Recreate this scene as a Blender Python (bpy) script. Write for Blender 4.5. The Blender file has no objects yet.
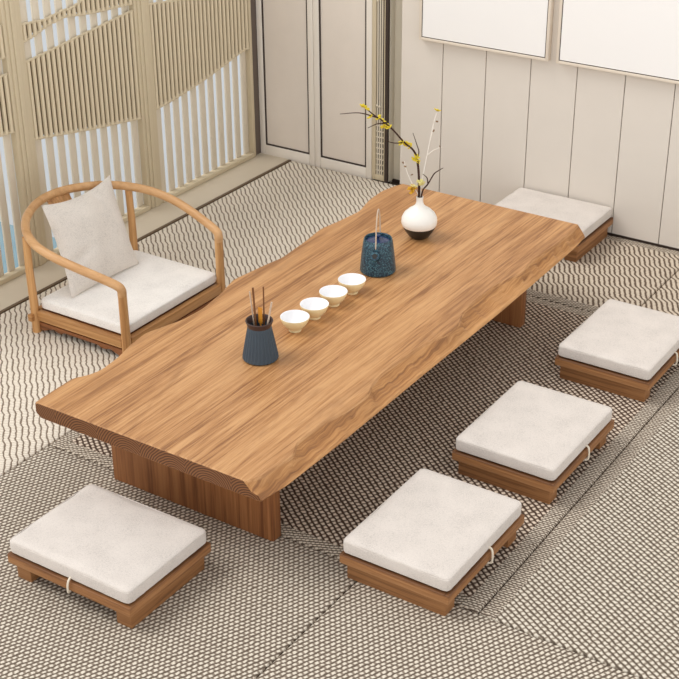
import bpy, bmesh, math, random
from mathutils import Vector, Matrix
random.seed(7)
SC = bpy.context.scene
COL = SC.collection

# ------------------------------------------------------------------ helpers
def lin(c):
    return tuple((v / 255 / 12.92) if v / 255 <= 0.04045 else ((v / 255 + 0.055) / 1.055) ** 2.4 for v in c) + (1,)

class NT:
    """small node-tree builder"""
    def __init__(self, name, rough=0.6, spec=0.3):
        self.m = bpy.data.materials.new(name); self.m.use_nodes = True
        self.t = self.m.node_tree; self.b = self.t.nodes['Principled BSDF']
        self.b.inputs['Roughness'].default_value = rough
        self.b.inputs['Specular IOR Level'].default_value = spec
    def n(self, kind, **kw):
        nd = self.t.nodes.new(kind)
        for k, v in kw.items(): setattr(nd, k, v)
        return nd
    def link(self, a, b): self.t.links.new(a, b)
    def put(self, sock, v):
        if hasattr(v, 'is_linked') or hasattr(v, 'links'): self.link(v, sock)
        else: sock.default_value = v
    def math(self, op, a, b=None, c=None):
        nd = self.n('ShaderNodeMath', operation=op)
        self.put(nd.inputs[0], a)
        if b is not None: self.put(nd.inputs[1], b)
        if c is not None: self.put(nd.inputs[2], c)
        return nd.outputs[0]
    def mix(self, f, a, b):
        nd = self.n('ShaderNodeMix', data_type='RGBA')
        self.put(nd.inputs[0], f); self.put(nd.inputs[6], a); self.put(nd.inputs[7], b)
        return nd.outputs[2]
    def smooth(self, v, lo, hi):
        nd = self.n('ShaderNodeMapRange', interpolation_type='SMOOTHSTEP')
        self.put(nd.inputs[0], v); nd.inputs[1].default_value = lo; nd.inputs[2].default_value = hi
        return nd.outputs[0]
    def coord(self, which='Object'):
        return self.n('ShaderNodeTexCoord').outputs[which]
    def scaled(self, v, s):
        nd = self.n('ShaderNodeMapping'); self.link(v, nd.inputs[0]); nd.inputs['Scale'].default_value = s
        return nd.outputs[0]
    def noise(self, v, scale, detail=3, rough=.5, dist=0):
        nd = self.n('ShaderNodeTexNoise'); self.link(v, nd.inputs['Vector'])
        nd.inputs['Scale'].default_value = scale; nd.inputs['Detail'].default_value = detail
        nd.inputs['Roughness'].default_value = rough; nd.inputs['Distortion'].default_value = dist
        return nd.outputs[0]
    def ramp(self, f, stops):
        nd = self.n('ShaderNodeValToRGB'); self.link(f, nd.inputs[0]); e = nd.color_ramp.elements
        e[0].position, e[0].color = stops[0]; e[1].position, e[1].color = stops[-1]
        for p, c in stops[1:-1]:
            x = e.new(p); x.color = c
        return nd.outputs[0]
    def bump(self, h, strength, dist):
        nd = self.n('ShaderNodeBump'); self.link(h, nd.inputs['Height'])
        nd.inputs['Strength'].default_value = strength; nd.inputs['Distance'].default_value = dist
        self.link(nd.outputs[0], self.b.inputs['Normal'])
    def color(self, c): self.put(self.b.inputs['Base Color'], c)

def plain(name, rgb, rough=.6, spec=.3, var=0.0, scale=20, metal=0):
    t = NT(name, rough, spec)
    c = lin(rgb)
    if var:
        f = t.noise(t.coord(), scale)
        d = tuple(x * (1 - var) for x in c[:3]) + (1,)
        t.color(t.mix(f, c, d))
    else: t.color(c)
    t.b.inputs['Metallic'].default_value = metal
    return t.m

def wood(name, light, mid, dark, axis=1, fine=46, planks=0, bump=.25, rough=.5, coarse=7.0, contrast=1.0, axis2=None):
    t = NT(name, rough, .35)
    co = t.coord()
    sc = [1.0, 1.0, 1.0]; sc[axis] = 0.030
    if axis2 is not None: sc[axis2] = 0.030
    v = t.scaled(co, tuple(sc))
    # gentle wander of the grain
    vs = list((1, 1, 1)); vs[axis] = .35
    a = t.noise(v, coarse * 2.2, 2, .5, .4)
    b = t.noise(v, fine * 1.7, 4, .65, .3)
    c = t.noise(v, fine * 5.5, 2, .6)
    g = t.math('ADD', t.math('MULTIPLY', a, .38), t.math('MULTIPLY', b, .62))
    col = t.ramp(g, [(.38, lin(dark)), (.47, lin(mid)), (.60, lin(light))])
    streak = t.smooth(c, .58, .72)
    col = t.mix(t.math('MULTIPLY', streak, .45 * contrast), col, lin(dark))
    if planks:
        sep = t.n('ShaderNodeSeparateXYZ'); t.link(co, sep.inputs[0])
        idx = t.math('FLOOR', t.math('DIVIDE', t.math('ADD', sep.outputs[0], 5.03), planks))
        wn = t.n('ShaderNodeTexWhiteNoise', noise_dimensions='1D'); t.link(idx, wn.inputs['W'])
        col = t.mix(t.math('MULTIPLY', wn.outputs[0], .30), col, lin(mid))
        # cathedral streaks: soft darker patches stretched along the grain
        v2 = t.scaled(co, (1, .22, 1))
        e = t.noise(v2, 9, 3, .6, 1.2)
        col = t.mix(t.math('MULTIPLY', t.smooth(e, .52, .70), .38), col, lin(dark))
    t.color(col)
    t.bump(g, bump, .004)
    return t.m

def end_grain(name, light, dark, block=.178, x0=.0):
    t = NT(name, .55, .3)
    co = t.coord(); sep = t.n('ShaderNodeSeparateXYZ'); t.link(co, sep.inputs[0])
    x, z = sep.outputs[0], sep.outputs[2]
    k = t.math('DIVIDE', t.math('ADD', x, 5.0 + x0), block)
    fr = t.math('SUBTRACT', t.math('FRACT', k), .5)
    idx = t.math('FLOOR', k)
    wn = t.n('ShaderNodeTexWhiteNoise', noise_dimensions='1D'); t.link(idx, wn.inputs['W'])
    off = t.math('MULTIPLY', t.math('SUBTRACT', wn.outputs[0], .5), .15)
    xx = t.math('ADD', t.math('MULTIPLY', fr, block), off)
    zz = t.math('ADD', t.math('SUBTRACT', z, .285), t.math('MULTIPLY', wn.outputs[0], -.02))
    r = t.math('SQRT', t.math('ADD', t.math('MULTIPLY', xx, xx), t.math('MULTIPLY', zz, zz)))
    nz = t.noise(co, 18, 2)
    rr = t.math('ADD', t.math('MULTIPLY', r, 760.0), t.math('MULTIPLY', nz, 9.0))
    s = t.math('ADD', t.math('MULTIPLY', t.math('SINE', rr), .5), .5)
    col = t.ramp(s, [(.15, lin(dark)), (.75, lin(light))])
    t.color(col); t.bump(s, .2, .002)
    return t.m

def weave(name, ang, p1, p2, light, mid, dark, lw=.30, zig=0.0, zigp=.07, dot=.55, slant=.5):
    """woven paper-cord matting: rows separated by dark furrows, each row broken into bright stitches"""
    t = NT(name, .85, .12)
    co = t.coord(); sep = t.n('ShaderNodeSeparateXYZ'); t.link(co, sep.inputs[0])
    X, Y = sep.outputs[0], sep.outputs[1]
    ca, sa = math.cos(math.radians(ang)), math.sin(math.radians(ang))
    wob = t.math('MULTIPLY', t.math('SUBTRACT', t.noise(co, 48, 2), .5), .011)
    al = t.math('ADD', t.math('MULTIPLY', X, ca), t.math('MULTIPLY', Y, sa))
    pe = t.math('ADD', t.math('ADD', t.math('MULTIPLY', X, -sa), t.math('MULTIPLY', Y, ca)), wob)
    if zig:
        q = t.math('ADD', t.math('DIVIDE', t.math('ADD', al, t.math('MULTIPLY', wob, 1.2)), zigp), 500.0)
        jog = t.math('ADD', t.math('FLOOR', q), t.smooth(t.math('FRACT', q), .62, 1.0))
        pe = t.math('ADD', pe, t.math('MULTIPLY', t.math('SUBTRACT', jog, 500.0), zig))
    k = t.math('DIVIDE', pe, p1)
    fr = t.math('FRACT', t.math('ADD', k, 1000.0)); row = t.math('FLOOR', k)
    d = t.math('ABSOLUTE', t.math('SUBTRACT', fr, .5))          # 0 centre of row, .5 furrow
    ridge = t.math('SUBTRACT', 1.0, t.smooth(d, .5 - lw, .5 - lw * .15))
    s = t.math('ADD', t.math('DIVIDE', t.math('ADD', al, t.math('MULTIPLY', wob, .7)), p2), t.math('MULTIPLY', row, slant))
    sd = t.math('ABSOLUTE', t.math('SUBTRACT', t.math('FRACT', t.math('ADD', s, 1000.0)), .5))
    stitch = t.math('SUBTRACT', 1.0, t.smooth(sd, .16, .46))
    blotch = t.noise(co, 210, 1)
    h = t.math('MULTIPLY', ridge, t.math('ADD', 1 - dot, t.math('MULTIPLY', stitch, dot)))
    h = t.math('MULTIPLY', h, t.math('ADD', .62, t.math('MULTIPLY', blotch, .70)))
    col = t.ramp(h, [(.04, lin(dark)), (.50, lin(mid)), (.88, lin(light))])
    t.color(col); t.bump(h, .55, .004)
    return t.m

def linen(name, rgb, thread=900, bump=.25):
    t = NT(name, .9, .1)
    co = t.coord()
    a = t.noise(t.scaled(co, (1, .12, 1)), thread, 1); b = t.noise(t.scaled(co, (.12, 1, 1)), thread, 1)
    f = t.math('MULTIPLY', t.math('ADD', a, b), .5)
    big = t.noise(co, 14, 3)
    c = lin(rgb); dk = tuple(x * .74 for x in c[:3]) + (1,); lt = tuple(min(1, x * 1.08) for x in c[:3]) + (1,)
    fl = t.noise(co, 260, 3, .7)
    g = t.math('ADD', t.math('MULTIPLY', t.math('ADD', f, fl), .40), t.math('MULTIPLY', big, .20))
    t.color(t.ramp(g, [(.36, dk), (.50, c), (.62, lt)]))
    t.bump(g, bump, .003)
    t.b.inputs['Sheen Weight'].default_value = .15
    return t.m

def link(name, bm, mats, parent=None, loc=None, smooth=True, angle=35):
    me = bpy.data.meshes.new(name); bmesh.ops.recalc_face_normals(bm, faces=bm.faces[:]); bm.to_mesh(me); bm.free()
    if not isinstance(mats, (list, tuple)): mats = [mats]
    for m in mats: me.materials.append(m)
    if smooth:
        me.polygons.foreach_set('use_smooth', [True] * len(me.polygons))
        me.set_sharp_from_angle(angle=math.radians(angle))
    o = bpy.data.objects.new(name, me); COL.objects.link(o)
    if parent: o.parent = parent
    if loc is not None: o.location = loc
    return o

def tag(o, label=None, cat=None, group=None, kind=None):
    if label: o['label'] = label
    if cat: o['category'] = cat
    if group: o['group'] = group
    if kind: o['kind'] = kind
    return o

def empty(name, loc=(0, 0, 0), rz=0, **k):
    o = bpy.data.objects.new(name, None); o.empty_display_size = .05; COL.objects.link(o)
    o.location = loc; o.rotation_euler = (0, 0, rz)
    return tag(o, **k)

def copy_tree(o, parent=None):
    c = o.copy(); COL.objects.link(c)
    if parent: c.parent = parent
    for ch in o.children: copy_tree(ch, c)
    return c

def box(bm, x0, x1, y0, y1, z0, z1, bev=0, seg=2, mi=0):
    r = bmesh.ops.create_cube(bm, size=1)
    vs = r['verts']
    for v in vs:
        v.co = Vector((x0 + (v.co.x + .5) * (x1 - x0), y0 + (v.co.y + .5) * (y1 - y0), z0 + (v.co.z + .5) * (z1 - z0)))
    fs = {f for v in vs for f in v.link_faces}
    for f in fs: f.material_index = mi
    if bev:
        es = list({e for v in vs for e in v.link_edges})
        bmesh.ops.bevel(bm, geom=es, offset=bev, segments=seg, profile=.5, affect='EDGES')
    return bm

def B(x0, x1, y0, y1, z0, z1, bev=0, seg=2):
    return box(bmesh.new(), x0, x1, y0, y1, z0, z1, bev, seg)

def catmull(pts, n=8):
    P = [Vector(p) for p in pts]
    out = []
    for i in range(len(P) - 1):
        p0 = P[i - 1] if i else P[0] * 2 - P[1]
        p1, p2 = P[i], P[i + 1]
        p3 = P[i + 2] if i + 2 < len(P) else P[-1] * 2 - P[-2]
        for k in range(n):
            t = k / n
            out.append(.5 * ((2 * p1) + (p2 - p0) * t + (2 * p0 - 5 * p1 + 4 * p2 - p3) * t * t + (3 * p1 - p0 - 3 * p2 + p3) * t ** 3))
    out.append(P[-1])
    return out

def tube(bm, pts, r, seg=12, closed=False, mi=0):
    P = [Vector(p) for p in pts]; n = len(P)
    rad = r if callable(r) else (lambda t: r)
    rings = []; up = None
    for i in range(n):
        if closed: d = P[(i + 1) % n] - P[i - 1]
        else: d = P[min(i + 1, n - 1)] - P[max(i - 1, 0)]
        d.normalize()
        if up is None:
            up = d.orthogonal().normalized()
        up = (up - d * up.dot(d))
        up = up.normalized() if up.length > 1e-6 else d.orthogonal().normalized()
        s = d.cross(up)
        rr = rad(i / max(1, n - 1))
        rings.append([bm.verts.new(P[i] + (up * math.cos(a) + s * math.sin(a)) * rr) for a in [2 * math.pi * k / seg for k in range(seg)]])
    m = n if closed else n - 1
    for i in range(m):
        A, C = rings[i], rings[(i + 1) % n]
        for k in range(seg):
            f = bm.faces.new((A[k], A[(k + 1) % seg], C[(k + 1) % seg], C[k])); f.material_index = mi
    if not closed:
        bm.faces.new(rings[0][::-1]).material_index = mi; bm.faces.new(rings[-1]).material_index = mi
    return bm

def lathe(bm, prof, seg=48, flute=0, nf=0, flute_range=None, mi=0):
    """prof = [(r,z)...]; first/last r may be 0"""
    rings = []
    for r, z in prof:
        if r < 1e-6: rings.append([bm.verts.new((0, 0, z))]); continue
        ring = []
        for k in range(seg):
            a = 2 * math.pi * k / seg
            rr = r
            if flute and flute_range and flute_range[0] <= z <= flute_range[1]:
                rr = r * (1 - flute * (.5 + .5 * math.cos(nf * a)))
            ring.append(bm.verts.new((rr * math.cos(a), rr * math.sin(a), z)))
        rings.append(ring)
    for A, C in zip(rings, rings[1:]):
        for k in range(seg):
            k2 = (k + 1) % seg
            if len(A) == 1 and len(C) == 1: continue
            if len(A) == 1: f = bm.faces.new((A[0], C[k2], C[k]))
            elif len(C) == 1: f = bm.faces.new((A[k], A[k2], C[0]))
            else: f = bm.faces.new((A[k], A[k2], C[k2], C[k]))
            f.material_index = mi
    return bm

def prism(bm, poly, axis, a0, a1, mi=0):
    """extrude a 2-D polygon along an axis"""
    def mk(p, a):
        if axis == 0: return (a, p[0], p[1])
        if axis == 1: return (p[0], a, p[1])
        return (p[0], p[1], a)
    A = [bm.verts.new(mk(p, a0)) for p in poly]; C = [bm.verts.new(mk(p, a1)) for p in poly]
    n = len(poly)
    for i in range(n):
        bm.faces.new((A[i], A[(i + 1) % n], C[(i + 1) % n], C[i])).material_index = mi
    bm.faces.new(A[::-1]).material_index = mi; bm.faces.new(C).material_index = mi
    return bm

def interp(pts, y):
    if y <= pts[0][0]: return pts[0][1]
    for (a, b), (c, d) in zip(pts, pts[1:]):
        if y <= c: return b + (d - b) * (y - a) / (c - a)
    return pts[-1][1]

# ------------------------------------------------------------------ materials
M = {}
M['floor'] = plain('subfloor', (70, 58, 48), .9)
M['w_left'] = weave('weave_cream', -49, .0222, .0118, (234, 225, 211), (204, 192, 176), (124, 109, 95), lw=.23, dot=.46, zig=-.0095, zigp=.105, slant=.5)
M['w_center'] = weave('weave_brown', -36.5, .0185, .0195, (222, 206, 188), (154, 136, 120), (75, 59, 49), lw=.34, dot=.80, slant=.28)
M['w_right'] = weave('weave_grey', -30.3, .0172, .0190, (217, 209, 195), (167, 155, 140), (95, 84, 73), lw=.34, dot=.66, slant=.3)
M['w_far'] = weave('weave_zigzag', -64, .0222, .0125, (214, 201, 183), (160, 145, 129), (97, 82, 70), lw=.32, dot=.38, zig=-.017, zigp=.112)
M['w_front'] = weave('weave_speckle', 66, .0150, .0185, (221, 212, 197), (165, 152, 137), (99, 87, 76), lw=.34, dot=.72, slant=.5)
M['w_band'] = weave('weave_border', 4, .0105, .0170, (213, 202, 186), (163, 150, 135), (89, 76, 66), lw=.34, dot=.6, slant=.5)
M['w_bandy'] = weave('weave_border_stitch', 25, .0125, .0140, (215, 203, 187), (156, 143, 126), (87, 75, 65), lw=.34, dot=.5, slant=.5)
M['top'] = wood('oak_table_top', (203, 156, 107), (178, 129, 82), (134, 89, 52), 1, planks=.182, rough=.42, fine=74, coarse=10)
M['edge'] = wood('oak_live_edge', (200, 150, 98), (168, 118, 70), (132, 88, 52), 1, rough=.5, bump=.4, coarse=8, fine=60, contrast=.8, axis2=2)
M['end'] = end_grain('oak_end_grain', (128, 84, 50), (78, 46, 26))
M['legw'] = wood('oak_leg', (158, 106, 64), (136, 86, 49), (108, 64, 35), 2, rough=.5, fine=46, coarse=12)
M['tray'] = wood('walnut_tray', (172, 126, 84), (150, 104, 64), (116, 76, 45), 1, rough=.5, fine=46, axis2=0)
M['trayx'] = wood('walnut_tray_cross', (166, 120, 78), (144, 99, 60), (110, 72, 43), 0, rough=.5, fine=46, axis2=1)
M['chair'] = wood('ash_chair', (214, 166, 112), (190, 140, 88), (156, 106, 60), 2, rough=.4, fine=24, bump=.1)
M['chairring'] = wood('ash_bentwood', (212, 168, 120), (200, 154, 106), (188, 142, 94), 0, rough=.38, fine=24, bump=.08)
M['chairx'] = wood('ash_rail', (206, 158, 106), (182, 134, 84), (150, 102, 58), 0, rough=.4, fine=24, bump=.1, axis2=1)
M['chairdark'] = wood('ash_seat_board', (160, 104, 62), (136, 84, 48), (96, 56, 30), 1, rough=.5, fine=30, axis2=0)
M['linen'] = linen('linen_cushion', (211, 203, 196))
M['linen_w'] = linen('linen_seat', (240, 236, 231))
M['linen_p'] = linen('linen_pillow', (222, 214, 205), thread=500, bump=.35)
M['cord'] = plain('cream_cord', (232, 222, 204), .8)
M['panel'] = plain('wall_panel_linen', (226, 218, 208), .8, .15, .05, 9)
M['groove'] = plain('panel_groove', (120, 110, 100), .9)
M['niche'] = plain('niche_plaster', (222, 213, 194), .85, .15, .05, 9)
M['strip'] = plain('brown_edge_strip', (104, 86, 66), .6)
M['dark'] = plain('dark_bronze', (58, 46, 40), .5, .4)
M['darkgrey'] = plain('dark_grey_trim', (104, 92, 84), .6)
M['cab'] = plain('cabinet_fabric', (228, 218, 207), .8, .15, .06, 12)
M['cabframe'] = plain('cabinet_frame', (234, 227, 217), .55, .3)
M['frame'] = plain('screen_frame', (208, 194, 166), .6, .25, .06, 12)
M['rib'] = plain('screen_rib', (220, 206, 178), .6, .25, .06, 30)
M['ribback'] = plain('screen_backing', (124, 106, 80), .8)
M['blade'] = plain('screen_blade', (218, 208, 190), .6, .25)
M['sill'] = plain('stone_sill', (212, 200, 180), .6, .25, .07, 6)
M['canvas'] = plain('blank_canvas', (244, 242, 240), .85, .1)
M['picframe'] = plain('light_wood_frame', (226, 214, 198), .5, .3)
M['white'] = plain('white_glaze', (240, 238, 232), .28, .5)
M['black'] = plain('black_glaze', (34, 32, 30), .35, .5)
M['cup_in'] = plain('cup_inside', (244, 244, 246), .3, .5)
M['cup_out'] = plain('cup_cream', (232, 214, 168), .35, .5)
M['slate'] = plain('slate_ceramic', (58, 72, 84), .5, .4, .15, 40)
M['rim'] = plain('dark_rim', (66, 48, 44), .45, .4)
M['tool'] = plain('dark_wood_tool', (112, 72, 40), .5)
M['tool_y'] = plain('amber_tool', (196, 132, 44), .45)
M['tool_p'] = plain('pale_tool', (196, 176, 156), .5)
t = NT('blue_reactive_glaze', .3, .5)
v_ = t.n('ShaderNodeTexVoronoi'); t.link(t.coord(), v_.inputs['Vector']); v_.inputs['Scale'].default_value = 190
nz = t.noise(t.coord(), 120, 3, .7)
f_ = t.math('ADD', t.math('MULTIPLY', v_.outputs[0], .5), t.math('MULTIPLY', nz, .5))
t.color(t.ramp(f_, [(.28, lin((96, 138, 148))), (.42, lin((38, 80, 96))), (.62, lin((16, 40, 58)))]))
t.bump(f_, .2, .002); M['blue'] = t.m
M['navy'] = plain('navy_glaze', (36, 54, 92), .25, .6)
M['bark'] = plain('dark_bark', (74, 52, 44), .8, .2, .3, 80)
M['whitebark'] = plain('white_twig', (236, 230, 222), .7)
M['yellow'] = plain('yellow_petal', (222, 200, 58), .6)
M['paleyellow'] = plain('pale_petal', (230, 222, 150), .6)
M['orange'] = plain('amber_petal', (206, 158, 40), .6)
M['bud'] = plain('brown_bud', (140, 112, 84), .7)
M['terrace'] = plain('pale_terrace', (178, 184, 190), .8, .2, .04, 3)
t = NT('pool_water', .12, .5)
t.color(t.mix(t.noise(t.coord(), 6), lin((84, 122, 138)), lin((112, 148, 162)))); M['water'] = t.m

# ------------------------------------------------------------------ floor and mats
tag(link('floor', B(-1.83, 3.4, -3.4, 1.99, -.06, -.0135), M['floor']), kind='structure')

def mat_thing(x0, x1, y0, y1, m, label, band='xy', top=0.0):
    g = .002; x0 += g; x1 -= g; y0 += g; y1 -= g
    bm = bmesh.new(); r = .006; w = .052
    # rounded slab: rows across x and y with the border band as its own faces
    def axis_pts(a, b): return [(a, -r), (a + r * .3, -r * .35), (a + r, 0), (a + w, 0), (b - w, 0), (b - r, 0), (b - r * .3, -r * .35), (b, -r)]
    xs, ys = axis_pts(x0, x1), axis_pts(y0, y1)
    V = [[bm.verts.new((px, py, top + min(zx, zy))) for (py, zy) in ys] for (px, zx) in xs]
    for i in range(7):
        for j in range(7):
            f = bm.faces.new((V[i][j], V[i + 1][j], V[i + 1][j + 1], V[i][j + 1]))
            if (i < 3 or i > 3) and 'x' in band: f.material_index = 2
            elif (j < 3 or j > 3) and 'y' in band: f.material_index = 1
    low = top - .0125
    ring = [V[i][0] for i in range(8)] + [V[7][j] for j in range(1, 8)] + [V[i][7] for i in range(6, -1, -1)] + [V[0][j] for j in range(6, 0, -1)]
    lo = [bm.verts.new((v.co.x, v.co.y, low)) for v in ring]
    for k in range(len(ring)):
        k2 = (k + 1) % len(ring)
        bm.faces.new((ring[k], lo[k], lo[k2], ring[k2]))
    bm.faces.new(lo)
    o = link('woven_mat', bm, [m, M['w_bandy'], M['w_band']], angle=60)
    return tag(o, label, 'mat', 'woven floor mats laid edge to edge')

mat_thing(-1.590, -.69, -3.0, 1.895, M['w_left'], 'cream woven floor mat running beside the stone sill under the round-backed chair', band='')
mat_thing(-.69, 1.05, -.90, 1.11, M['w_center'], 'brown woven floor mat lying under the low table and three floor seats', band='xy')
mat_thing(-.69, .66, -3.0, -.90, M['w_front'], 'speckled woven floor mat in front of the table end, under the nearest-left floor seat', band='')
mat_thing(.66, 2.6, -3.0, -.90, M['w_front'], 'speckled woven floor mat at the bottom right foreground, with nothing on it', band='')
mat_thing(1.05, 2.9, -.90, 1.895, M['w_right'], 'grey-beige woven floor mat with bordered edge right of the three floor seats', band='x')
mat_thing(-.69, .66, 1.11, 1.895, M['w_far'], 'zigzag woven floor mat between the table far end and the panelled wall', band='y')
mat_thing(.66, 1.05, 1.11, 1.895, M['w_far'], 'narrow woven floor mat strip by the panelled wall at the right edge', band='')

# ------------------------------------------------------------------ setting: sill, walls
tag(link('trim_1', B(-1.83, -1.608, -3.0, 1.915, -.013, .0, .0015), M['sill']), kind='structure')
tag(link('trim_2', B(-1.6075, -1.5915, -3.0, 1.895, -.013, .002, .001), M['strip']), kind='structure')

# panelled wall: boards with grooves between, standing over a dark backing
bm = bmesh.new()
seams = [-.917 + .2335 * k for k in range(17)]
for a, b in zip(seams, seams[1:]):
    box(bm, a + .002, b - .002, 1.897, 1.93, .004, 2.5, .0015, 1, mi=0)
box(bm, -.915, seams[-1], 1.9035, 1.99, .0, 2.5, mi=1)
tag(link('wall_back', bm, [M['panel'], M['groove']]), kind='structure')
tag(link('baseboard_back', B(-.915, seams[-1], 1.8955, 1.8967, -.013, .009), M['dark']), kind='structure')

# recessed niche strip beside the slim screen
bm = B(-.989, -.918, 1.953, 1.99, -.0, 2.5)
tag(link('wall_niche', bm, M['niche']), kind='structure')
tag(link('baseboard_niche', B(-.9885, -.918, 1.944, 1.952, -.013, .004), M['dark']), kind='structure')
tag(link('trim_3', B(-1.006, -.990, 1.8935, 1.908, -.013, 2.5), M['dark']), kind='structure')

# wall behind the cabinet doors
tag(link('wall_cabinet', B(-1.83, -.990, 1.935, 1.99, -.013, 2.5), M['niche']), kind='structure')

def cabinet_door(x0, x1, label, knob=False):
    y = 1.897
    root = empty('cabinet_door', ((x0 + x1) / 2, y, 0), label=label, cat='cabinet door', group='tall framed cabinet doors')
    cx = (x0 + x1) / 2
    def bb(bm, a, b, c, d, e, f, bev=0): return box(bm, a - cx, b - cx, c - y, d - y, e, f, bev)
    f = bmesh.new(); w = .034; z0 = -.0125; z1 = 2.4
    bb(f, x0, x0 + w, y, y + .03, z0, z1, .003); bb(f, x1 - w, x1, y, y + .03, z0, z1, .003)
    bb(f, x0 + w, x1 - w, y, y + .03, z0, z0 + .066, .003); bb(f, x0 + w, x1 - w, y, y + .03, z1 - .05, z1, .003)
    link('frame', f, M['cabframe'], root)
    g = bmesh.new(); a, b, c, d = x0 + w, x1 - w, z0 + .066, z1 - .05; k = .008
    bb(g, a, a + k, y + .004, y + .03, c, d); bb(g, b - k, b, y + .004, y + .03, c, d)
    bb(g, a + k, b - k, y + .004, y + .03, c, c + k); bb(g, a + k, b - k, y + .004, y + .03, d - k, d)
    link('inlay', g, M['dark'], root)
    p = bmesh.new(); bb(p, a + k, b - k, y + .009, y + .03, c + k, d - k)
    link('panel', p, M['cab'], root)
    return root
cabinet_door(-1.795, -1.440, 'left tall cabinet door with beige panel beside the slatted screen')
cabinet_door(-1.438, -1.086, 'right tall cabinet door with beige panel beside the slim slatted strip')

# slim slatted strip between the cabinet doors and the panelled wall
root = empty('slim_screen', (-1.045, 1.897, 0), label='slim vertical lattice strip with dark gaps right of the cabinet doors', cat='screen')
link('backing', B(-.040, .038, .022, .035, .0, 2.4), M['dark'], root)
link('side_panel', B(.0555, .058, .012, .0555, -.0, 2.4), M['niche'], root)
f = bmesh.new()
box(f, -.040, -.018, 0, .0215, .0, 2.4, .002); box(f, .030, .038, 0, .0215, .0, 2.4, .002)
box(f, -.018, .030, 0, .0215, .0, .03, .002)
link('frame', f, M['frame'], root)
f = bmesh.new()
for k, x in enumerate((-.010, .003, .016)):
    tube(f, [(x, .008, .03), (x, .008, 2.38)], .0042, 6)
for k in range(9):
    box(f, -.018, .030, .006, .016, .05 + k * .03, .056 + k * .03)
link('slats', f, M['blade'], root)
f = bmesh.new()
f.free()
for x, z in ((-.010, .40), (.004, .395), (.016, .97), (-.010, .93)):
    f = bmesh.new(); bmesh.ops.create_icosphere(f, subdivisions=2, radius=.007, matrix=Matrix.Translation((x, .004, z)))
    link('knob', f, M['blade'], root)

tag(link('trim_4', B(-1.86, -1.797, 1.853, 1.93, -.013, 2.4), M['darkgrey']), kind='structure')

# ------------------------------------------------------------------ slatted screens on the left
SX = -1.79
H_SCR = 1.62
def zone(root, y0, y1, lo, hi, y_org):
    bm_r, bm_b = bmesh.new(), bmesh.new()
    ks = [y0 + (y1 - y0) * k / 48 for k in range(49)]
    hi = [(y, max(interp(hi, y), interp(lo, y) + .018)) for y in ks]
    """ribs between the curves lo and hi (lists of (y,z)), their backing board and the rounded lips"""
    n = max(1, round((y1 - y0) / .0302)); st = (y1 - y0) / n
    for i in range(n):
        yc = y0 + st * (i + .5)
        za, zb = interp(lo, yc), interp(hi, yc)
        if zb - za < .012: continue
        tube(bm_r, [(-.008, yc - y_org, za - .006), (-.008, yc - y_org, zb + .006)], .0094, 8)
    m = 24; A = []; Z = []
    ys = [y0 + (y1 - y0) * k / m for k in range(m + 1)]
    poly = [(y - y_org, interp(lo, y) + .004) for y in ys] + [(y - y_org, max(interp(lo, y) + .005, interp(hi, y) - .004)) for y in reversed(ys)]
    # backing as strips
    for k in range(m):
        a, b = ys[k], ys[k + 1]
        la, lb = interp(lo, a) + .004, interp(lo, b) + .004
        ha, hb = interp(hi, a) - .004, interp(hi, b) - .004
        if ha - la < .006 or hb - lb < .006: continue
        prism(bm_b, [(a - y_org, la), (b - y_org, lb), (b - y_org, hb), (a - y_org, ha)], 0, -.0255, -.0165)
    link('ribs', bm_r, M['rib'], root); link('backing_board', bm_b, M['ribback'], root)
    for crv, dz in ((lo, -.006), (hi, .006)):
        bm_l = bmesh.new(); path = []
        # scalloped lip: small bead under every rib
        for i in range(n):
            yc = y0 + st * (i + .5)
            z = interp(crv, yc) + dz
            sl = (interp(crv, yc + st / 2) - interp(crv, yc - st / 2)) / 2
            pts = [(-.010, yc - st / 2 - y_org, z - sl), (-.004, yc - y_org, z), (-.010, yc + st / 2 - y_org, z + sl)]
            path += catmull(pts, 3)[:-1]
        tube(bm_l, path, .0058, 6)
        link('lip_beading', bm_l, M['frame'], root)

def screen(y0, y1, zones, label, npitch):
    root = empty('slatted_screen', (SX, (y0 + y1) / 2, 0), label=label, cat='screen', group='slatted screens along the window side')
    yo = (y0 + y1) / 2
    f = bmesh.new(); s = .020
    box(f, -.035, .0, y0 - yo, y0 + s - yo, .0, H_SCR, .003); box(f, -.035, .0, y1 - s - yo, y1 - yo, .0, H_SCR, .003)
    box(f, -.035, .006, y0 + s - yo, y1 - s - yo, .0, .024, .003); box(f, -.035, .0, y0 + s - yo, y1 - s - yo, H_SCR - .03, H_SCR, .003)
    link('frame', f, M['frame'], root)
    a, b = y0 + s, y1 - s
    f = bmesh.new(); n = round((b - a) / npitch); st = (b - a) / n
    for i in range(n):
        yc = a + st * (i + .62)
        box(f, -.038, -.026, yc - .0195 - yo, yc + .0195 - yo, .022, H_SCR - .02, .003, 2)
        box(f, -.044, -.036, yc + .012 - yo, yc + .020 - yo, .022, H_SCR - .02, .002, 1)
    link('blades', f, M['blade'], root)
    for lo, hi in zones: zone(root, a, b, lo, hi, yo)
    return root

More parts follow.
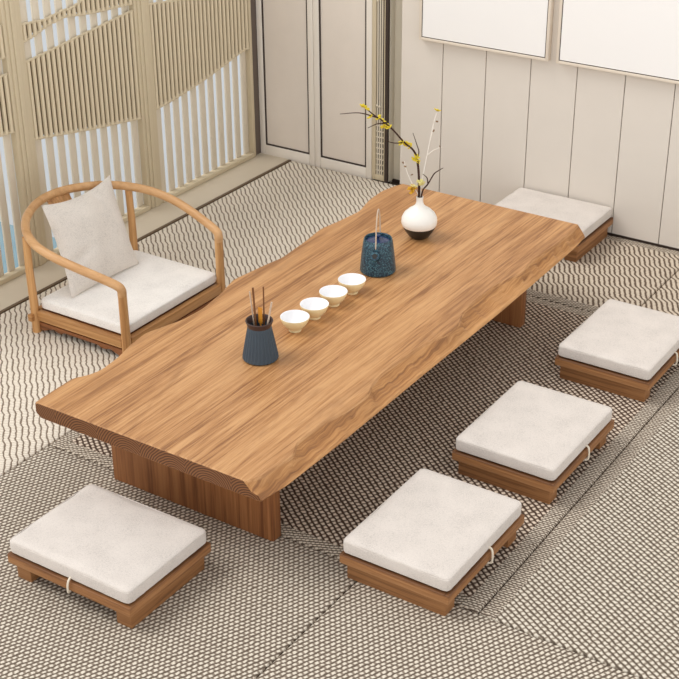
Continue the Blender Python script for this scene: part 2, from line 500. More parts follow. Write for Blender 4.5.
screen(-.70, .165, [([(-.7, .72), (.07, .663), (.165, .655)], [(-.7, .80), (.165, .905)]),
                    ([(-.7, .90), (.165, .99)], [(-.7, 1.12), (.165, 1.107)])],
       'leftmost slatted screen section, cut by the left edge beyond the armchair', .068)
screen(.232, .978, [([(.23, .592), (.387, .567), (.612, .528), (.955, .48)], [(.23, .919), (.957, .987)]),
                    ([(.23, 1.019), (.314, 1.032), (.407, 1.058), (.516, 1.07), (.635, 1.054), (.732, 1.045), (.96, 1.03)],
                     [(.23, 1.086), (.375, 1.074), (.436, 1.073), (.537, 1.08), (.636, 1.105), (.96, 1.25)])],
       'middle slatted screen section directly behind the armchair, with a sloping open gap', .068)
screen(1.045, 1.850, [([(1.05, .491), (1.2, .502), (1.382, .527), (1.505, .546), (1.623, .572), (1.717, .592), (1.79, .604)],
                       [(1.05, .991), (1.372, .949), (1.8, .93)])],
       'right slatted screen section next to the cabinet doors', .070)
for k, (a, b) in enumerate(((.1655, .2315), (.9785, 1.0445))):
    bm = bmesh.new()
    box(bm, -1.83, -1.784, a, a + .020, 0, H_SCR, .003); box(bm, -1.83, -1.780, a + .0215, b - .0215, 0, H_SCR, .003)
    box(bm, -1.83, -1.784, b - .020, b, 0, H_SCR, .003)
    o = link('screen_post', bm, M['frame'])
    tag(o, ('beige upright post left of the middle slatted screen', 'beige upright post between the middle and right slatted screens')[k], 'post', 'posts between the slatted screens')

# outside
tag(link('ground_outside', B(-9, -1.90, -6, 9, -.40, -.12), M['terrace']), kind='structure')
tag(link('pool_water', B(-6, -1.98, -3.5, .62, -.119, -.10), M['water']), kind='stuff', label='pale blue water glimpsed outside through the screen slats', cat='water')

# ------------------------------------------------------------------ low table
L_ = [(-1.155, -.459), (-1.10, -.463), (-.967, -.466), (-.93, -.438), (-.876, -.424), (-.779, -.435), (-.683, -.460), (-.589, -.472), (-.531, -.455), (-.439, -.427),
      (-.331, -.420), (-.184, -.443), (-.072, -.474), (.102, -.450), (.189, -.433), (.364, -.445), (.508, -.463), (.62, -.444), (.75, -.429), (.879, -.461), (.996, -.468), (1.099, -.444), (1.112, -.425)]
RT = [(-1.155, .385), (-1.12, .420), (-1.077, .421), (-.965, .434), (-.90, .400), (-.769, .403), (-.653, .424), (-.533, .430), (-.486, .409), (-.40, .392), (-.285, .397), (-.158, .405),
      (-.005, .440), (.06, .436), (.147, .404), (.28, .392), (.407, .396), (.568, .432), (.693, .411), (.80, .420), (.882, .426), (1.03, .422), (1.112, .415)]
RB = [(-1.155, .448), (-1.05, .466), (-.74, .472), (-.2, .470), (.312, .472), (.70, .465), (1.0, .458), (1.112, .448)]
def smooth_interp(pts, y, w=.018):
    return sum(interp(pts, y + d * w) for d in (-1, -.5, 0, .5, 1)) / 5
root = empty('low_table', (0, 0, 0), label='long low oak tea table with wavy live edges and slab legs', cat='table')
bm = bmesh.new()
NY = 190; y0, y1 = -1.155, 1.112
rnd = random.Random(3)
rings = []
for i in range(NY + 1):
    y = y0 + (y1 - y0) * i / NY
    xl, xr, xb = smooth_interp(L_, y), smooth_interp(RT, y), smooth_interp(RB, y)
    gr = .0035 * math.sin(y * 41) + .003 * math.sin(y * 93 + 1) + .0015 * rnd.uniform(-1, 1)
    m = (xr + xb) / 2 + .006 + gr
    zt = .378; e = 0 if 0 < i < NY else .004
    prof = [(xl + .012, .3775), (xl + .004, .375), (xl, .368), (xl - .002 + gr, .345), (xl + .004, .332), (xl + .022, .320),
            (xb - .02, .320), (xb - .003, .322), (xb + .001, .328), (xb - .006 + gr * .6, .337), (xr + .42 * (xb - xr) + gr, .349 + gr * .5), (xr + .004, .3705), (xr - .002, .3778)]
    prof = [(a, b) for a, b in prof]
    # interior top points
    for k in (.8, .6, .4, .2): prof.append((xl + .012 + (xr - .002 - xl - .012) * k, .378))
    if i in (0, NY):
        cx, cz = 0, .345
        prof = [(a - math.copysign(.003, a - cx), b - math.copysign(.003, b - cz)) for a, b in prof]
    yy = y + (.0 if i else -.0)
    if i == 1: yy = y0 + .003
    if i == NY - 1: yy = y1 - .003
    rings.append([bm.verts.new((a, yy, b)) for a, b in prof])
n = len(rings[0])
for A, C in zip(rings, rings[1:]):
    for k in range(n):
        f = bm.faces.new((A[k], A[(k + 1) % n], C[(k + 1) % n], C[k]))
        if k in range(1, 11): f.material_index = 1
f = bm.faces.new(rings[0]); f.material_index = 2
f = bm.faces.new(rings[-1][::-1]); f.material_index = 2
bmesh.ops.triangulate(bm, faces=[f for f in bm.faces if len(f.verts) > 4])
link('tabletop', bm, [M['top'], M['edge'], M['end']], root, angle=28)
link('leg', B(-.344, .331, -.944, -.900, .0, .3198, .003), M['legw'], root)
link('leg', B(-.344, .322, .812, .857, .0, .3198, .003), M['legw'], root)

# ------------------------------------------------------------------ cushions
def soft_box(w, d, h, rc, puff=.006, sag=.003, seed=0, nx=26, ny=26, nz=6):
    """upholstered pad with rounded plan corners, softened edges and slight dents; base at z=0"""
    bm = bmesh.new(); rg = random.Random(seed); ph = [rg.uniform(0, 6) for _ in range(6)]
    hx, hy, hz = w / 2, d / 2, h / 2
    def shape(u, v, s):
        # u,v,s in [-1,1] on cube surface
        p = Vector((u * hx, v * hy, s * hz))
        r = min(rc, hx, hy); rv = hz * .40
        q = Vector((max(-hx + r, min(hx - r, p.x)), max(-hy + r, min(hy - r, p.y)), 0))
        dx, dy = p.x - q.x, p.y - q.y
        L = math.hypot(dx, dy)
        if L > 1e-9:
            mx = max(abs(dx), abs(dy)); k = mx / L
            dx *= k; dy *= k
        x, y = q.x + dx, q.y + dy
        # vertical rounding near the rim
        edge = 1 - min(1, max(0, (r * 1.0 - (math.hypot(dx, dy))) / r)) if r else 0
        rim = max(abs(u), abs(v))
        inset = 0
        az = abs(s)
        if az > .38:
            tt = (az - .38) / .62
            inset = rv * (1 - math.sqrt(max(0, 1 - tt * tt))) * .75
        fac = 1 - inset / max(.02, math.hypot(x, y)) * (rim > .9)
        z = p.z
        if s > .99 or s < -.99:
            e = max(0, (rim - .90) / .10)
            z = math.copysign(hz * (1 - .16 * e * e), s)
        if s > 0:
            z += puff * (1 - u * u) * (1 - v * v) * s
            z += sag * (math.sin(u * 5 + ph[0]) * math.sin(v * 4 + ph[1]) + .5 * math.sin(u * 11 + ph[2] + v * 7)) * s * .5
        # little wrinkles on the walls
        wr = (.0016 * math.sin(u * 29 + ph[3]) * math.sin(v * 31 + ph[4]) + .0012 * math.sin((u + v) * 53 + ph[5])) * (1 - az)
        return Vector((x * fac * (1 + wr * 3), y * fac * (1 + wr * 3), z + hz))
    cache = {}
    def vert(i, j, k):
        key = (i, j, k)
        if key not in cache:
            def g(a, n):
                t = 2 * a / n - 1
                return math.copysign(1 - (1 - abs(t)) ** 1.35, t)
            cache[key] = bm.verts.new(shape(g(i, nx), g(j, ny), 2 * k / nz - 1))
        return cache[key]
    for i in range(nx):
        for j in range(ny):
            for k in (0, nz):
                bm.faces.new((vert(i, j, k), vert(i + 1, j, k), vert(i + 1, j + 1, k), vert(i, j + 1, k)))
    for k in range(nz):
        for i in range(nx):
            for j in (0, ny): bm.faces.new((vert(i, j, k), vert(i + 1, j, k), vert(i + 1, j, k + 1), vert(i, j, k + 1)))
        for j in range(ny):
            for i in (0, nx): bm.faces.new((vert(i, j, k), vert(i, j + 1, k), vert(i, j + 1, k + 1), vert(i, j, k + 1)))
    return bm

def piping(w, d, z, rc, r=.0022, inset=.004):
    hx, hy = w / 2 - inset, d / 2 - inset; pts = []
    for cx, cy, a0 in ((hx - rc, hy - rc, 0), (-hx + rc, hy - rc, 90), (-hx + rc, -hy + rc, 180), (hx - rc, -hy + rc, 270)):
        for k in range(7):
            a = math.radians(a0 + 15 * k); pts.append((cx + rc * math.cos(a), cy + rc * math.sin(a), z))
    full = []
    for a, b in zip(pts, pts[1:] + pts[:1]):
        a, b = Vector(a), Vector(b); m = max(1, int((b - a).length / .02))
        for k in range(m): full.append(a + (b - a) * k / m)
    bm = bmesh.new(); tube(bm, full, r, 6, closed=True)
    return bm

# floor seat: wooden tray on two foot bars (long side along local y)
def make_stool():
    root = empty('low_stool')
    w, d = .384, .494
    t = bmesh.new()
    box(t, -w / 2, w / 2, -d / 2, d / 2, .060, .0895, .004, 2)
    link('tray', t, M['tray'], root)
    rim = bmesh.new(); k = .014
    for a in ((-w / 2, -w / 2 + k, -d / 2, d / 2), (w / 2 - k, w / 2, -d / 2, d / 2)): box(rim, *a, .0890, .0935, .002, 1)
    for a in ((-w / 2 + k, w / 2 - k, -d / 2, -d / 2 + k), (-w / 2 + k, w / 2 - k, d / 2 - k, d / 2)): box(rim, *a, .0890, .0935, .002, 1)
    link('rim', rim, M['trayx'], root)
    for s in (-1, 1):
        a, b = sorted((s * (d / 2 - .016), s * (d / 2 - .074)))
        link('foot', B(-w / 2 + .018, w / 2 - .018, a, b, .0, .0598, .003), M['trayx'], root)
    return root

def make_cushion(seed=1):
    root = empty('seat_cushion')
    bm = soft_box(.374, .484, .055, .017, seed=seed)
    link('pad', bm, M['linen'], root)
    link('piping', piping(.374, .484, .0485, .017, .0016, .0035), M['linen'], root)
    # tie looped down over the tray edge on the long side
    tie = bmesh.new()
    pts = [(.172, .012, .014), (.193, .014, .012), (.200, .012, -.006), (.199, .010, -.034), (.186, .006, -.0385), (.164, .0, -.0385)]
    tube(tie, catmull(pts, 6), .0034, 8)
    link('tie', tie, M['cord'], root)
    return root
stool = make_stool()
cush = make_cushion()
places = [  # x, y, rz, stool label, cushion label
    (.803, -.739, 0, 'wooden floor seat tray nearest in the right-hand row, closest to the bottom of the photo', 'linen cushion on the nearest seat of the right-hand row'),
    (.808, -.045, 0, 'middle wooden floor seat tray of the three along the right side of the table', 'linen cushion on the middle seat of the right-hand row'),
    (.812, .752, 0, 'farthest wooden floor seat tray of the right-hand row, at the right edge', 'linen cushion on the farthest seat of the right-hand row'),
    (.000, -1.345, -math.pi / 2, 'wooden floor seat tray in the left foreground facing the near table end', 'linen cushion in the left foreground with its tie loop facing front'),
    (.012, 1.696, math.pi / 2, 'wooden floor seat tray against the panelled wall behind the far table end', 'linen cushion by the panelled wall, partly hidden by the table'),
]
for i, (x, y, rz, la, lb) in enumerate(places):
    s = stool if i == 0 else copy_tree(stool)
    s.location = (x, y, 0); s.rotation_euler = (0, 0, rz); tag(s, la, 'floor seat', 'low wooden floor seats around the table')
    c = cush if i == 0 else copy_tree(cush)
    c.location = (x, y, .0937); c.rotation_euler = (0, 0, rz); tag(c, lb, 'cushion', 'linen cushions on the floor seats')

# ------------------------------------------------------------------ round-backed floor chair
CX, CY = -1.10, .036
root = empty('floor_armchair', (CX, CY, 0), label='low round-backed bentwood armchair without tall legs, left of the table', cat='chair')
def loc(p): return (p[0] - CX, p[1] - CY, p[2])
ring_half = [(-.860, -.2750, .288), (-.861, -.2765, .312), (-.874, -.282, .328), (-.93, -.294, .346), (-1.055, -.318, .377), (-1.16, -.327, .399),
             (-1.26, -.314, .417), (-1.35, -.270, .433), (-1.420, -.205, .445), (-1.468, -.128, .453), (-1.498, -.050, .458)]
yc = .0300
ring = ring_half + [(-1.507, yc, .460)] + [(x, 2 * yc - y, z) for x, y, z in reversed(ring_half)]
bm = bmesh.new(); tube(bm, [loc(p) for p in catmull(ring, 7)], .0182, 14)
link('arm_rail', bm, M['chairring'], root)
for s, top in ((-1, .288), (1, .288)):
    y = yc + s * .3050
    bm = bmesh.new(); tube(bm, [loc((-.860, y, .0)), loc((-.860, y, .1)), loc((-.860, y, top + .001))], lambda t: .0195 - .0018 * t, 12)
    link('leg', bm, M['chair'], root)
    bm = bmesh.new(); y2 = yc + s * .3120
    tube(bm, [loc((-1.345, y2, .0)), loc((-1.345, y2, .12)), loc((-1.347, y2 + s * .002, .28)), loc((-1.349, y2 - s * .002, .422))], lambda t: .0190 - .004 * t, 12)
    link('leg', bm, M['chair'], root)
f = bmesh.new()
for s in (-1, 1):
    y = yc + s * .3060
    a, b = sorted((y - .013, y + .013))
    box(f, -1.33 - CX, -.875 - CX, a - CY, b - CY, .056, .098, .003)
box(f, -1.358 - CX, -1.332 - CX, -.262 - CY, .322 - CY, .056, .098, .003)
box(f, -.872 - CX, -.845 - CX, -.258 - CY, .318 - CY, .056, .098, .003)
for s in (-1, 1):      # tenon ends beyond the back posts
    y = yc + s * .3120; a, b = sorted((y + s * .017, y + s * .034))
    box(f, -1.356 - CX, -1.334 - CX, a - CY, b - CY, .058, .088, .002)
link('seat_frame', f, M['chairx'], root)
link('seat_board', B(-1.331 - CX, -.8725 - CX, -.262 - CY, .322 - CY, .072, .094, .002), M['chairdark'], root)
# curved aprons under the side and front rails
def apron_poly(a, b, zt=.046):
    L = b - a; top = [(a, zt), (b, zt)]; low = []
    for k in range(0, 41):
        t = k / 40; u = min(t, 1 - t)
        z = .012 if u < .05 else .012 + .018 * min(1, (u - .05) / .10) if u < .18 else .030 - .008 * math.sin((u - .18) / .12 * math.pi) if u < .30 else .032
        low.append((b - L * t, z))
    return top + low
for s in (-1, 1):
    y = yc + s * .3060; bm = bmesh.new()
    prism(bm, apron_poly(-1.328 - CX, -.872 - CX), 1, y - CY - .005, y - CY + .005)
    link('apron', bm, M['chairdark'], root)
bm = bmesh.new(); prism(bm, apron_poly(-.255 - CY, .315 - CY), 0, -.865 - CX, -.853 - CX); link('apron', bm, M['chairdark'], root)
bm = bmesh.new(); prism(bm, apron_poly(-.260 - CY, .320 - CY), 0, -1.352 - CX, -1.340 - CX); link('apron', bm, M['chair'], root)
# back splat, curved board from the back rail up to the ring
bm = bmesh.new(); rows = []
for k in range(13):
    t = k / 12; z = .095 + (.458 - .102) * t
    x = -1.345 - .160 * t ** 1.25 + .018 * math.sin(t * math.pi)
    hw = .062 - .010 * math.sin(t * math.pi)
    rows.append([bm.verts.new(loc((x + dx, yc + .035 + sy * hw, z))) for sy, dx in ((-1, -.005), (1, -.005), (1, .005), (-1, .005))])
for A, C in zip(rows, rows[1:]):
    for k in range(4): bm.faces.new((A[k], A[(k + 1) % 4], C[(k + 1) % 4], C[k]))
bm.faces.new(rows[0][::-1]); bm.faces.new(rows[-1])
link('backrest', bm, M['chair'], root)

# chair cushion
root = empty('chair_cushion', (-1.100, .030, .0985), label='white flat seat cushion lying on the round-backed armchair', cat='cushion')
link('pad', soft_box(.462, .590, .048, .018, seed=5, puff=.003), M['linen_w'], root)
link('piping', piping(.462, .590, .042, .018, .002), M['linen_w'], root)

# throw pillow leaning on the arm rail
def pillow(wd, ht, th):
    bm = bmesh.new(); n = 30; rg = random.Random(4)
    F, K = {}, {}
    for i in range(n + 1):
        for j in range(n + 1):
            u, v = 2 * i / n - 1, 2 * j / n - 1
            # knife-edge pillow with slightly concave sides and pointed corners
            px = u * wd / 2 * (1 - .075 * (1 - v * v) * abs(u) ** 2)
            py = v * ht / 2 * (1 - (.15 if v > 0 else .04) * (1 - u * u) * abs(v) ** 2)
            e = (max(0, 1 - u * u) ** .55) * (max(0, 1 - v * v) ** .55)
            z = th / 2 * e
            wr = .006 * e * math.sin(5.1 * u + 3.3 * v + 1) * math.sin(4.2 * v - 2.0 * u)
            crease = -.014 * math.exp(-((v + .32 - .25 * (u + .6)) / .10) ** 2) * math.exp(-((u + .62) / .30) ** 2) * (1 if e > 0 else 0)
            crease += -.010 * math.exp(-((u - .30 + .5 * (v - .75)) / .08) ** 2) * math.exp(-((v - .78) / .18) ** 2) * (1 if e > 0 else 0)
            F[i, j] = bm.verts.new((px, py, z + wr + crease * min(1, e * 3)))
            K[i, j] = F[i, j] if i in (0, n) or j in (0, n) else bm.verts.new((px, py, -z * .45))
    for i in range(n):
        for j in range(n):
            bm.faces.new((F[i, j], F[i + 1, j], F[i + 1, j + 1], F[i, j + 1]))
            bm.faces.new((K[i, j], K[i, j + 1], K[i + 1, j + 1], K[i + 1, j]))
    return bm
o = link('throw_pillow', pillow(.425, .425, .115), M['linen_p'], angle=60)
b0, b1 = Vector((-1.222, -.198, .160)), Vector((-1.199, .207, .160))
t0, t1 = Vector((-1.405, -.115, .477)), Vector((-1.405, .293, .477))
xa = ((b1 - b0) + (t1 - t0)).normalized(); ya = ((t0 - b0) + (t1 - b1)).normalized()
za = xa.cross(ya).normalized(); ya = za.cross(xa)
xs = (((b1 - b0).length + (t1 - t0).length) / 2) / .425; ys_ = (((t0 + t1) / 2 - (b0 + b1) / 2).length + .012) / .425
shear = ((t0 + t1) / 2 - (b0 + b1) / 2).dot(xa) / .425
for v in o.data.vertices:
    x, y, z = v.co
    v.co = Vector((x * xs + y * shear, y * ys_, z))
rot = Matrix((xa, ya, za)).transposed().to_4x4()
ctr = (b0 + b1 + t0 + t1) / 4
o.matrix_world = Matrix.Translation(ctr) @ rot
tag(o, 'off-white square linen throw pillow leaning against the armchair back', 'pillow')

# ------------------------------------------------------------------ things on the table
TZ = .3783
# vase
root = empty('vase', (-.075, .650, TZ), label='round white vase with black base holding flowering twigs', cat='vase')
bm = bmesh.new()
lathe(bm, [(.060, .044), (.0690, .052), (.0730, .066), (.0715, .084), (.062, .103), (.045, .119), (.028, .130), (.0175, .140), (.0138, .152), (.0135, .166), (.0150, .174),
           (.0130, .175), (.0112, .166), (.0112, .146), (.030, .122), (.050, .095), (.058, .070), (.050, .056), (.0, .055)], 40)
link('body', bm, M['white'], root)
bm = bmesh.new(); lathe(bm, [(0, 0), (.032, 0), (.036, .003), (.046, .014), (.058, .030), (.0675, .049), (.0685, .053), (.066, .0535), (.045, .04), (0, .036)], 40)
link('base', bm, M['black'], root)

# flowering branches
paths = {
'main' : [(-0.078, 0.648, 0.50), (-0.081, 0.651, 0.625), (-0.092, 0.652, 0.705), (-0.104, 0.64, 0.747), (-0.124, 0.602, 0.788), (-0.15, 0.561, 0.845), (-0.177, 0.531, 0.885), (-0.201, 0.503, 0.913), (-0.228, 0.474, 0.949)] ,
'tip' : [(-0.191, 0.516, 0.900), (-0.241, 0.465, 0.925), (-0.299, 0.415, 0.925)] ,
'low' : [(-0.168, 0.538, 0.875), (-0.212, 0.544, 0.863), (-0.258, 0.55, 0.836)] ,
'mid' : [(-0.124, 0.603, 0.786), (-0.138, 0.557, 0.795), (-0.157, 0.521, 0.811)] ,
'up' : [(-0.092, 0.650, 0.705), (-0.095, 0.67, 0.731), (-0.107, 0.674, 0.757), (-0.121, 0.665, 0.807)] ,
'right' : [(-0.073, 0.647, 0.50), (-0.062, 0.647, 0.578), (-0.033, 0.639, 0.619), (-0.009, 0.643, 0.665), (0.009, 0.643, 0.682), (0.03, 0.645, 0.698)] ,
'rfork' : [(-0.033, 0.639, 0.619), (-0.046, 0.654, 0.637), (-0.07, 0.662, 0.646)] }
wpaths = {
'white' : [(-0.072, 0.650, 0.50), (-0.072, 0.652, 0.556), (-0.075, 0.659, 0.590), (-0.077, 0.682, 0.655), (-0.075, 0.707, 0.732), (-0.07, 0.734, 0.829), (-0.063, 0.751, 0.879)] ,
'wside' : [(-0.075, 0.701, 0.713), (-0.045, 0.703, 0.739), (-0.009, 0.702, 0.759)] ,
'wleft' : [(-0.078, 0.648, 0.50), (-0.080, 0.648, 0.556), (-0.108, 0.647, 0.598), (-0.138, 0.653, 0.643), (-0.154, 0.655, 0.686)] ,
'w3' : [(-0.074, 0.72, 0.77), (-0.06, 0.717, 0.823), (-0.048, 0.701, 0.863)] }
VB = Vector((-.075, .650, .50))
def flower_mesh(r, mat, name):
    bm = bmesh.new()
    for k in range(5):
        a = 2 * math.pi * k / 5
        mtx = Matrix.Rotation(a, 4, 'Z') @ Matrix.Translation((r * .55, 0, r * .2)) @ Matrix.Rotation(-.5, 4, 'Y') @ Matrix.Diagonal((r * .55, r * .42, r * .16, 1))
        bmesh.ops.create_icosphere(bm, subdivisions=1, radius=1, matrix=mtx)
    bmesh.ops.create_icosphere(bm, subdivisions=1, radius=r * .25, matrix=Matrix.Translation((0, 0, r * .2)))
    me = bpy.data.meshes.new(name); bm.to_mesh(me); bm.free(); me.materials.append(mat)
    me.polygons.foreach_set('use_smooth', [True] * len(me.polygons)); return me
fm = {'y': flower_mesh(.0160, M['yellow'], 'blossom'), 'p': flower_mesh(.0165, M['paleyellow'], 'blossom'), 'o': flower_mesh(.0165, M['orange'], 'blossom'), 'b': flower_mesh(.0065, M['bud'], 'bud')}
def add_flowers(root, lst, name):
    for kind, p in lst:
        o = bpy.data.objects.new(name, fm[kind]); COL.objects.link(o); o.parent = root
        o.location = Vector(p) - VB
        o.rotation_euler = (random.uniform(-.9, 1.4), random.uniform(-.9, .9), random.uniform(0, 6))
root = empty('flowering_branch', VB, label='dark twig with yellow blossoms arching left out of the vase', cat='branch', group='branches in the vase')
bm = bmesh.new()
for k, p in paths.items():
    th = .0054 if k == 'main' else .0038 if k in ('right',) else .0029
    tube(bm, catmull([Vector(q) - VB for q in p], 5), (lambda th: (lambda t: th * (1 - .6 * t)))(th), 7)
link('twig', bm, M['bark'], root)
add_flowers(root, [('y', p) for p in [(-0.221, 0.478, 0.941), (-0.211, 0.497, 0.905), (-0.231, 0.472, 0.949), (-0.19, 0.523, 0.897), (-0.186, 0.538, 0.882), (-0.17, 0.548, 0.861),
    (-0.158, 0.544, 0.857), (-0.19, 0.559, 0.85), (-0.131, 0.598, 0.784), (-0.126, 0.613, 0.772), (-0.111, 0.611, 0.78), (-0.111, 0.635, 0.76), (-0.094, 0.646, 0.718), (-0.095, 0.633, 0.709), (-0.096, 0.657, 0.697)]]
    + [('o', p) for p in [(-0.109, 0.637, 0.583), (-0.092, 0.624, 0.578), (-.098, .632, .592)]] + [('p', p) for p in [(-0.084, 0.617, 0.603), (-0.074, 0.648, 0.616), (-0.062, 0.643, 0.612)]], 'blossom')
root = empty('budding_branch', VB, label='thin white twig with small buds rising right out of the vase', cat='branch', group='branches in the vase')
bm = bmesh.new()
for k, p in wpaths.items():
    tube(bm, catmull([Vector(q) - VB for q in p], 5), lambda t: .0024 * (1 - .5 * t), 6)
link('twig', bm, M['whitebark'], root)
add_flowers(root, [('y', (-0.063, 0.751, 0.883))], 'blossom')
add_flowers(root, [('b', p) for p in [(-0.157, 0.653, 0.678), (-0.048, 0.725, 0.848), (-0.057, 0.719, 0.811), (-0.145, 0.649, 0.665), (-0.116, 0.656, 0.634), (-.020, .702, .757)]], 'bud')

# blue teapot with recessed lid and tall thin handle
PX, PY = -.045, .287
root = empty('teapot', (PX, PY, TZ), math.radians(23), label='speckled blue tapered teapot with thin upright handle, beside the white cups', cat='teapot')
bm = bmesh.new()
lathe(bm, [(0, .0), (.063, .0), (.069, .006), (.0685, .02), (.064, .07), (.058, .115), (.0545, .135), (.052, .1385), (.049, .135), (.048, .124), (.020, .121), (0, .120)], 40)
link('body', bm, M['blue'], root)
bm = bmesh.new(); lathe(bm, [(0, .1215), (.046, .1225), (.0465, .127), (.030, .131), (.010, .133), (0, .133)], 32)
lid = link('lid', bm, M['navy'], root)
bm = bmesh.new(); lathe(bm, [(0, .132), (.006, .132), (.005, .139), (.010, .145), (.010, .150), (.005, .153), (0, .153)], 20)
link('knob', bm, M['navy'], lid)
# stubby spout facing the room (local -y)
bm = bmesh.new(); tube(bm, [(0, -.050, .082), (0, -.064, .088), (0, -.080, .097)], lambda t: .021 - .004 * t, 18)
sp = link('spout', bm, M['blue'], root)
bm = bmesh.new(); tube(bm, [(0, -.0795, .0965), (0, -.0815, .0978)], .0095, 14)
link('spout_opening', bm, M['black'], sp)
bm = bmesh.new()
tube(bm, catmull([(0, -.056, .100), (0, -.054, .14), (0, -.042, .205), (0, -.016, .248), (0, .012, .250), (0, .040, .210), (0, .052, .150), (0, .052, .120)], 8), .0026, 8)
link('handle', bm, M['tool_p'], root)

# tea tool holder
root = empty('tool_holder', (-.013, -.522, TZ), label='slate blue fluted ceramic pot holding tea tools near the table front', cat='holder')
bm = bmesh.new()
prof = [(0, 0), (.056, 0), (.0620, .006), (.0615, .014)] + [(.0615 - .0205 * k / 8, .014 + .108 * k / 8) for k in range(1, 9)] + [(.040, .126), (.036, .126), (.036, .02), (0, .02)]
lathe(bm, prof, 168, flute=.05, nf=28, flute_range=(.012, .120))
link('body', bm, M['slate'], root)
bm = bmesh.new(); lathe(bm, [(.0405, .124), (.043, .132), (.0475, .144), (.0460, .147), (.043, .1455), (.037, .132), (.0355, .125)], 40)
bm2 = bm
link('rim', bm, M['rim'], root)
tools = [  # base xy, top xyz, radius, material, label
    ((-.018, .008), (-.028, -.010, .250), .0022, 'tool_p', 'thin pale tea stick leaning left in the slate pot'),
    ((-.002, -.010), (-.020, -.002, .262), .0030, 'tool', 'tall dark wooden tea stick standing highest in the slate pot'),
    ((.010, .012), (.000, .030, .258), .0022, 'tool', 'slim brown tea stick at the back of the slate pot'),
    ((.012, -.006), (.040, .020, .215), .0028, 'tool_p', 'short pale tea pick leaning right in the slate pot'),
]
for (bx, by), top, r, m, lb in tools:
    o = empty('tea_tool', (-.013 + bx, -.522 + by, TZ + .0215), label=lb, cat='tea tool', group='tea tools in the slate pot')
    bm = bmesh.new(); v = Vector((top[0] - bx, top[1] - by, top[2] - .0215))
    tube(bm, [v * 0, v * .5, v], lambda t, r=r: r * (1 + .2 * t), 8)
    link('shaft', bm, M[m], o)
o = empty('tea_tool', (-.009, -.520, TZ + .0215), label='broad amber tea scoop in the middle of the slate pot', cat='tea tool', group='tea tools in the slate pot')
bm = bmesh.new(); tube(bm, [(0, 0, 0), (0, 0, .13)], .003, 8); link('shaft', bm, M['tool_y'], o)
bm = bmesh.new(); box(bm, -.0085, .0085, -.002, .002, .112, .172, .002); link('scoop', bm, M['tool_y'], o)

# cups
def make_cup():
    root = empty('tea_cup')
    bm = bmesh.new()
    lathe(bm, [(0, .004), (.018, .004), (.0195, .0), (.0225, .0), (.0225, .008), (.030, .014), (.042, .027), (.0495, .042), (.0525, .053), (.0520, .0545)], 40, mi=0)
    link('bowl', bm, M['cup_out'], root)
    bm = bmesh.new()
    lathe(bm, [(.0520, .0545), (.0500, .0540), (.0475, .043), (.040, .030), (.028, .0195), (.012, .0145), (0, .0140)], 40)
    link('inner_glaze', bm, M['cup_in'], root)
    return root
cup = make_cup()
cl = ['white and cream tea cup nearest the slate tool pot', 'white and cream tea cup second from the slate tool pot', 'white and cream tea cup third from the slate tool pot, second from the teapot', 'white and cream tea cup nearest the blue teapot']
for i, (x, y) in enumerate(((-.031, -.290), (-.029, -.170), (-.028, -.048), (-.026, .074))):
    c = cup if i == 0 else copy_tree(cup)
    c.location = (x, y, TZ); tag(c, cl[i], 'cup', 'row of small tea cups on the table')

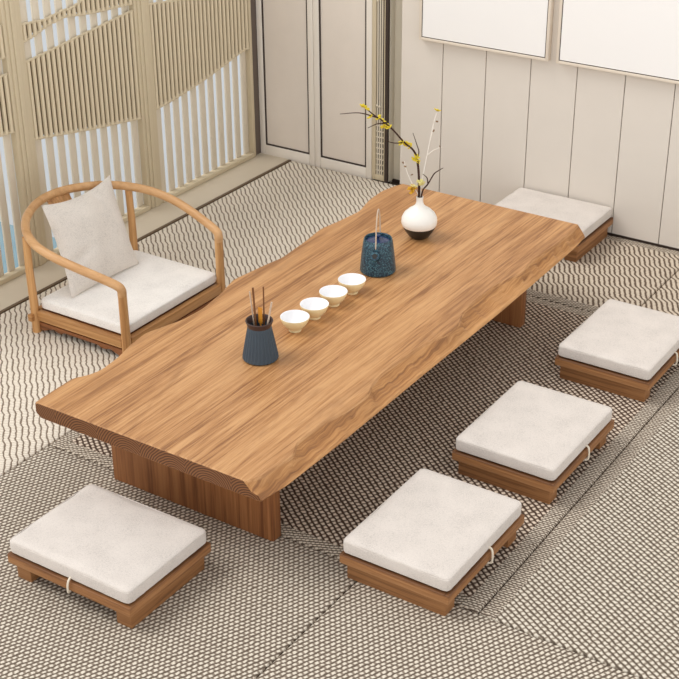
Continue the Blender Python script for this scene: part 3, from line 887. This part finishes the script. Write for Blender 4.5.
# ------------------------------------------------------------------ pictures
def picture(x0, x1, label):
    z0, z1 = .786, 1.62; yb = 1.8965
    root = empty('picture_frame', ((x0 + x1) / 2, yb, z0), label=label, cat='picture', group='blank white framed canvases on the panelled wall')
    w = (x1 - x0) / 2; h = z1 - z0; t = .013; d = .032
    f = bmesh.new()
    box(f, -w, -w + t, -d, 0, 0, h, .0015); box(f, w - t, w, -d, 0, 0, h, .0015)
    box(f, -w + t, w - t, -d, 0, 0, t, .0015); box(f, -w + t, w - t, -d, 0, h - t, h, .0015)
    link('frame', f, M['picframe'], root)
    f = bmesh.new(); k = .0045; e = t
    box(f, -w + e, -w + e + k, -d + .004, -.004, e, h - e); box(f, w - e - k, w - e, -d + .004, -.004, e, h - e)
    box(f, -w + e + k, w - e - k, -d + .004, -.004, e, e + k); box(f, -w + e + k, w - e - k, -d + .004, -.004, h - e - k, h - e)
    link('shadow_gap', f, M['dark'], root)
    link('canvas', B(-w + e + k, w - e - k, -d + .003, -.003, e + k, h - e - k), M['canvas'], root)
picture(-.800, -.119, 'left blank white canvas in a thin pale wood frame')
picture(-.078, .603, 'right blank white canvas in a pale wood frame, cut by the photo edge')

# ------------------------------------------------------------------ light
w = bpy.data.worlds.new('World'); SC.world = w; w.use_nodes = True
nt = w.node_tree; bg = nt.nodes['Background']
# overcast daylight: brightest towards the horizon
tc = nt.nodes.new('ShaderNodeTexCoord'); sp_ = nt.nodes.new('ShaderNodeSeparateXYZ'); nt.links.new(tc.outputs['Generated'], sp_.inputs[0])
rp = nt.nodes.new('ShaderNodeValToRGB'); nt.links.new(sp_.outputs[2], rp.inputs[0]); e = rp.color_ramp.elements
e[0].position = 0.0; e[0].color = (1.0, .985, .965, 1); e[1].position = .75; e[1].color = (.50, .495, .49, 1)
nt.links.new(rp.outputs[0], bg.inputs['Color']); bg.inputs['Strength'].default_value = 1.7
sun = bpy.data.lights.new('sun', 'SUN'); sun.energy = 1.5; sun.angle = math.radians(28); sun.color = (1, .97, .925)
so = bpy.data.objects.new('sun', sun); COL.objects.link(so)
d = Vector((.60, .34, -1.0)).normalized()
so.rotation_euler = d.to_track_quat('-Z', 'Y').to_euler(); so.location = (-4, -1, 6)

# ------------------------------------------------------------------ camera
cam = bpy.data.cameras.new('camera'); co = bpy.data.objects.new('camera', cam); COL.objects.link(co)
cam.sensor_width = 36; cam.lens = 1410.54 * 36 / 679; cam.clip_start = .05
Rm = Matrix(((0.835558534607569, -0.2531215592617427, 0.48761810003460265), (0.5493586926381905, 0.3960012722241072, -0.7357907441791768), (-0.006852887516213424, 0.8826734779258933, 0.4699367715968793)))
co.matrix_world = Matrix.Translation((2.55, -3.9, 2.7)) @ Rm.to_4x4()
SC.camera = co
SC.view_settings.view_transform = 'Standard'; SC.view_settings.look = 'None'
SC.view_settings.gamma = 1; SC.view_settings.use_curve_mapping = False
SC.view_settings.exposure = 0.0
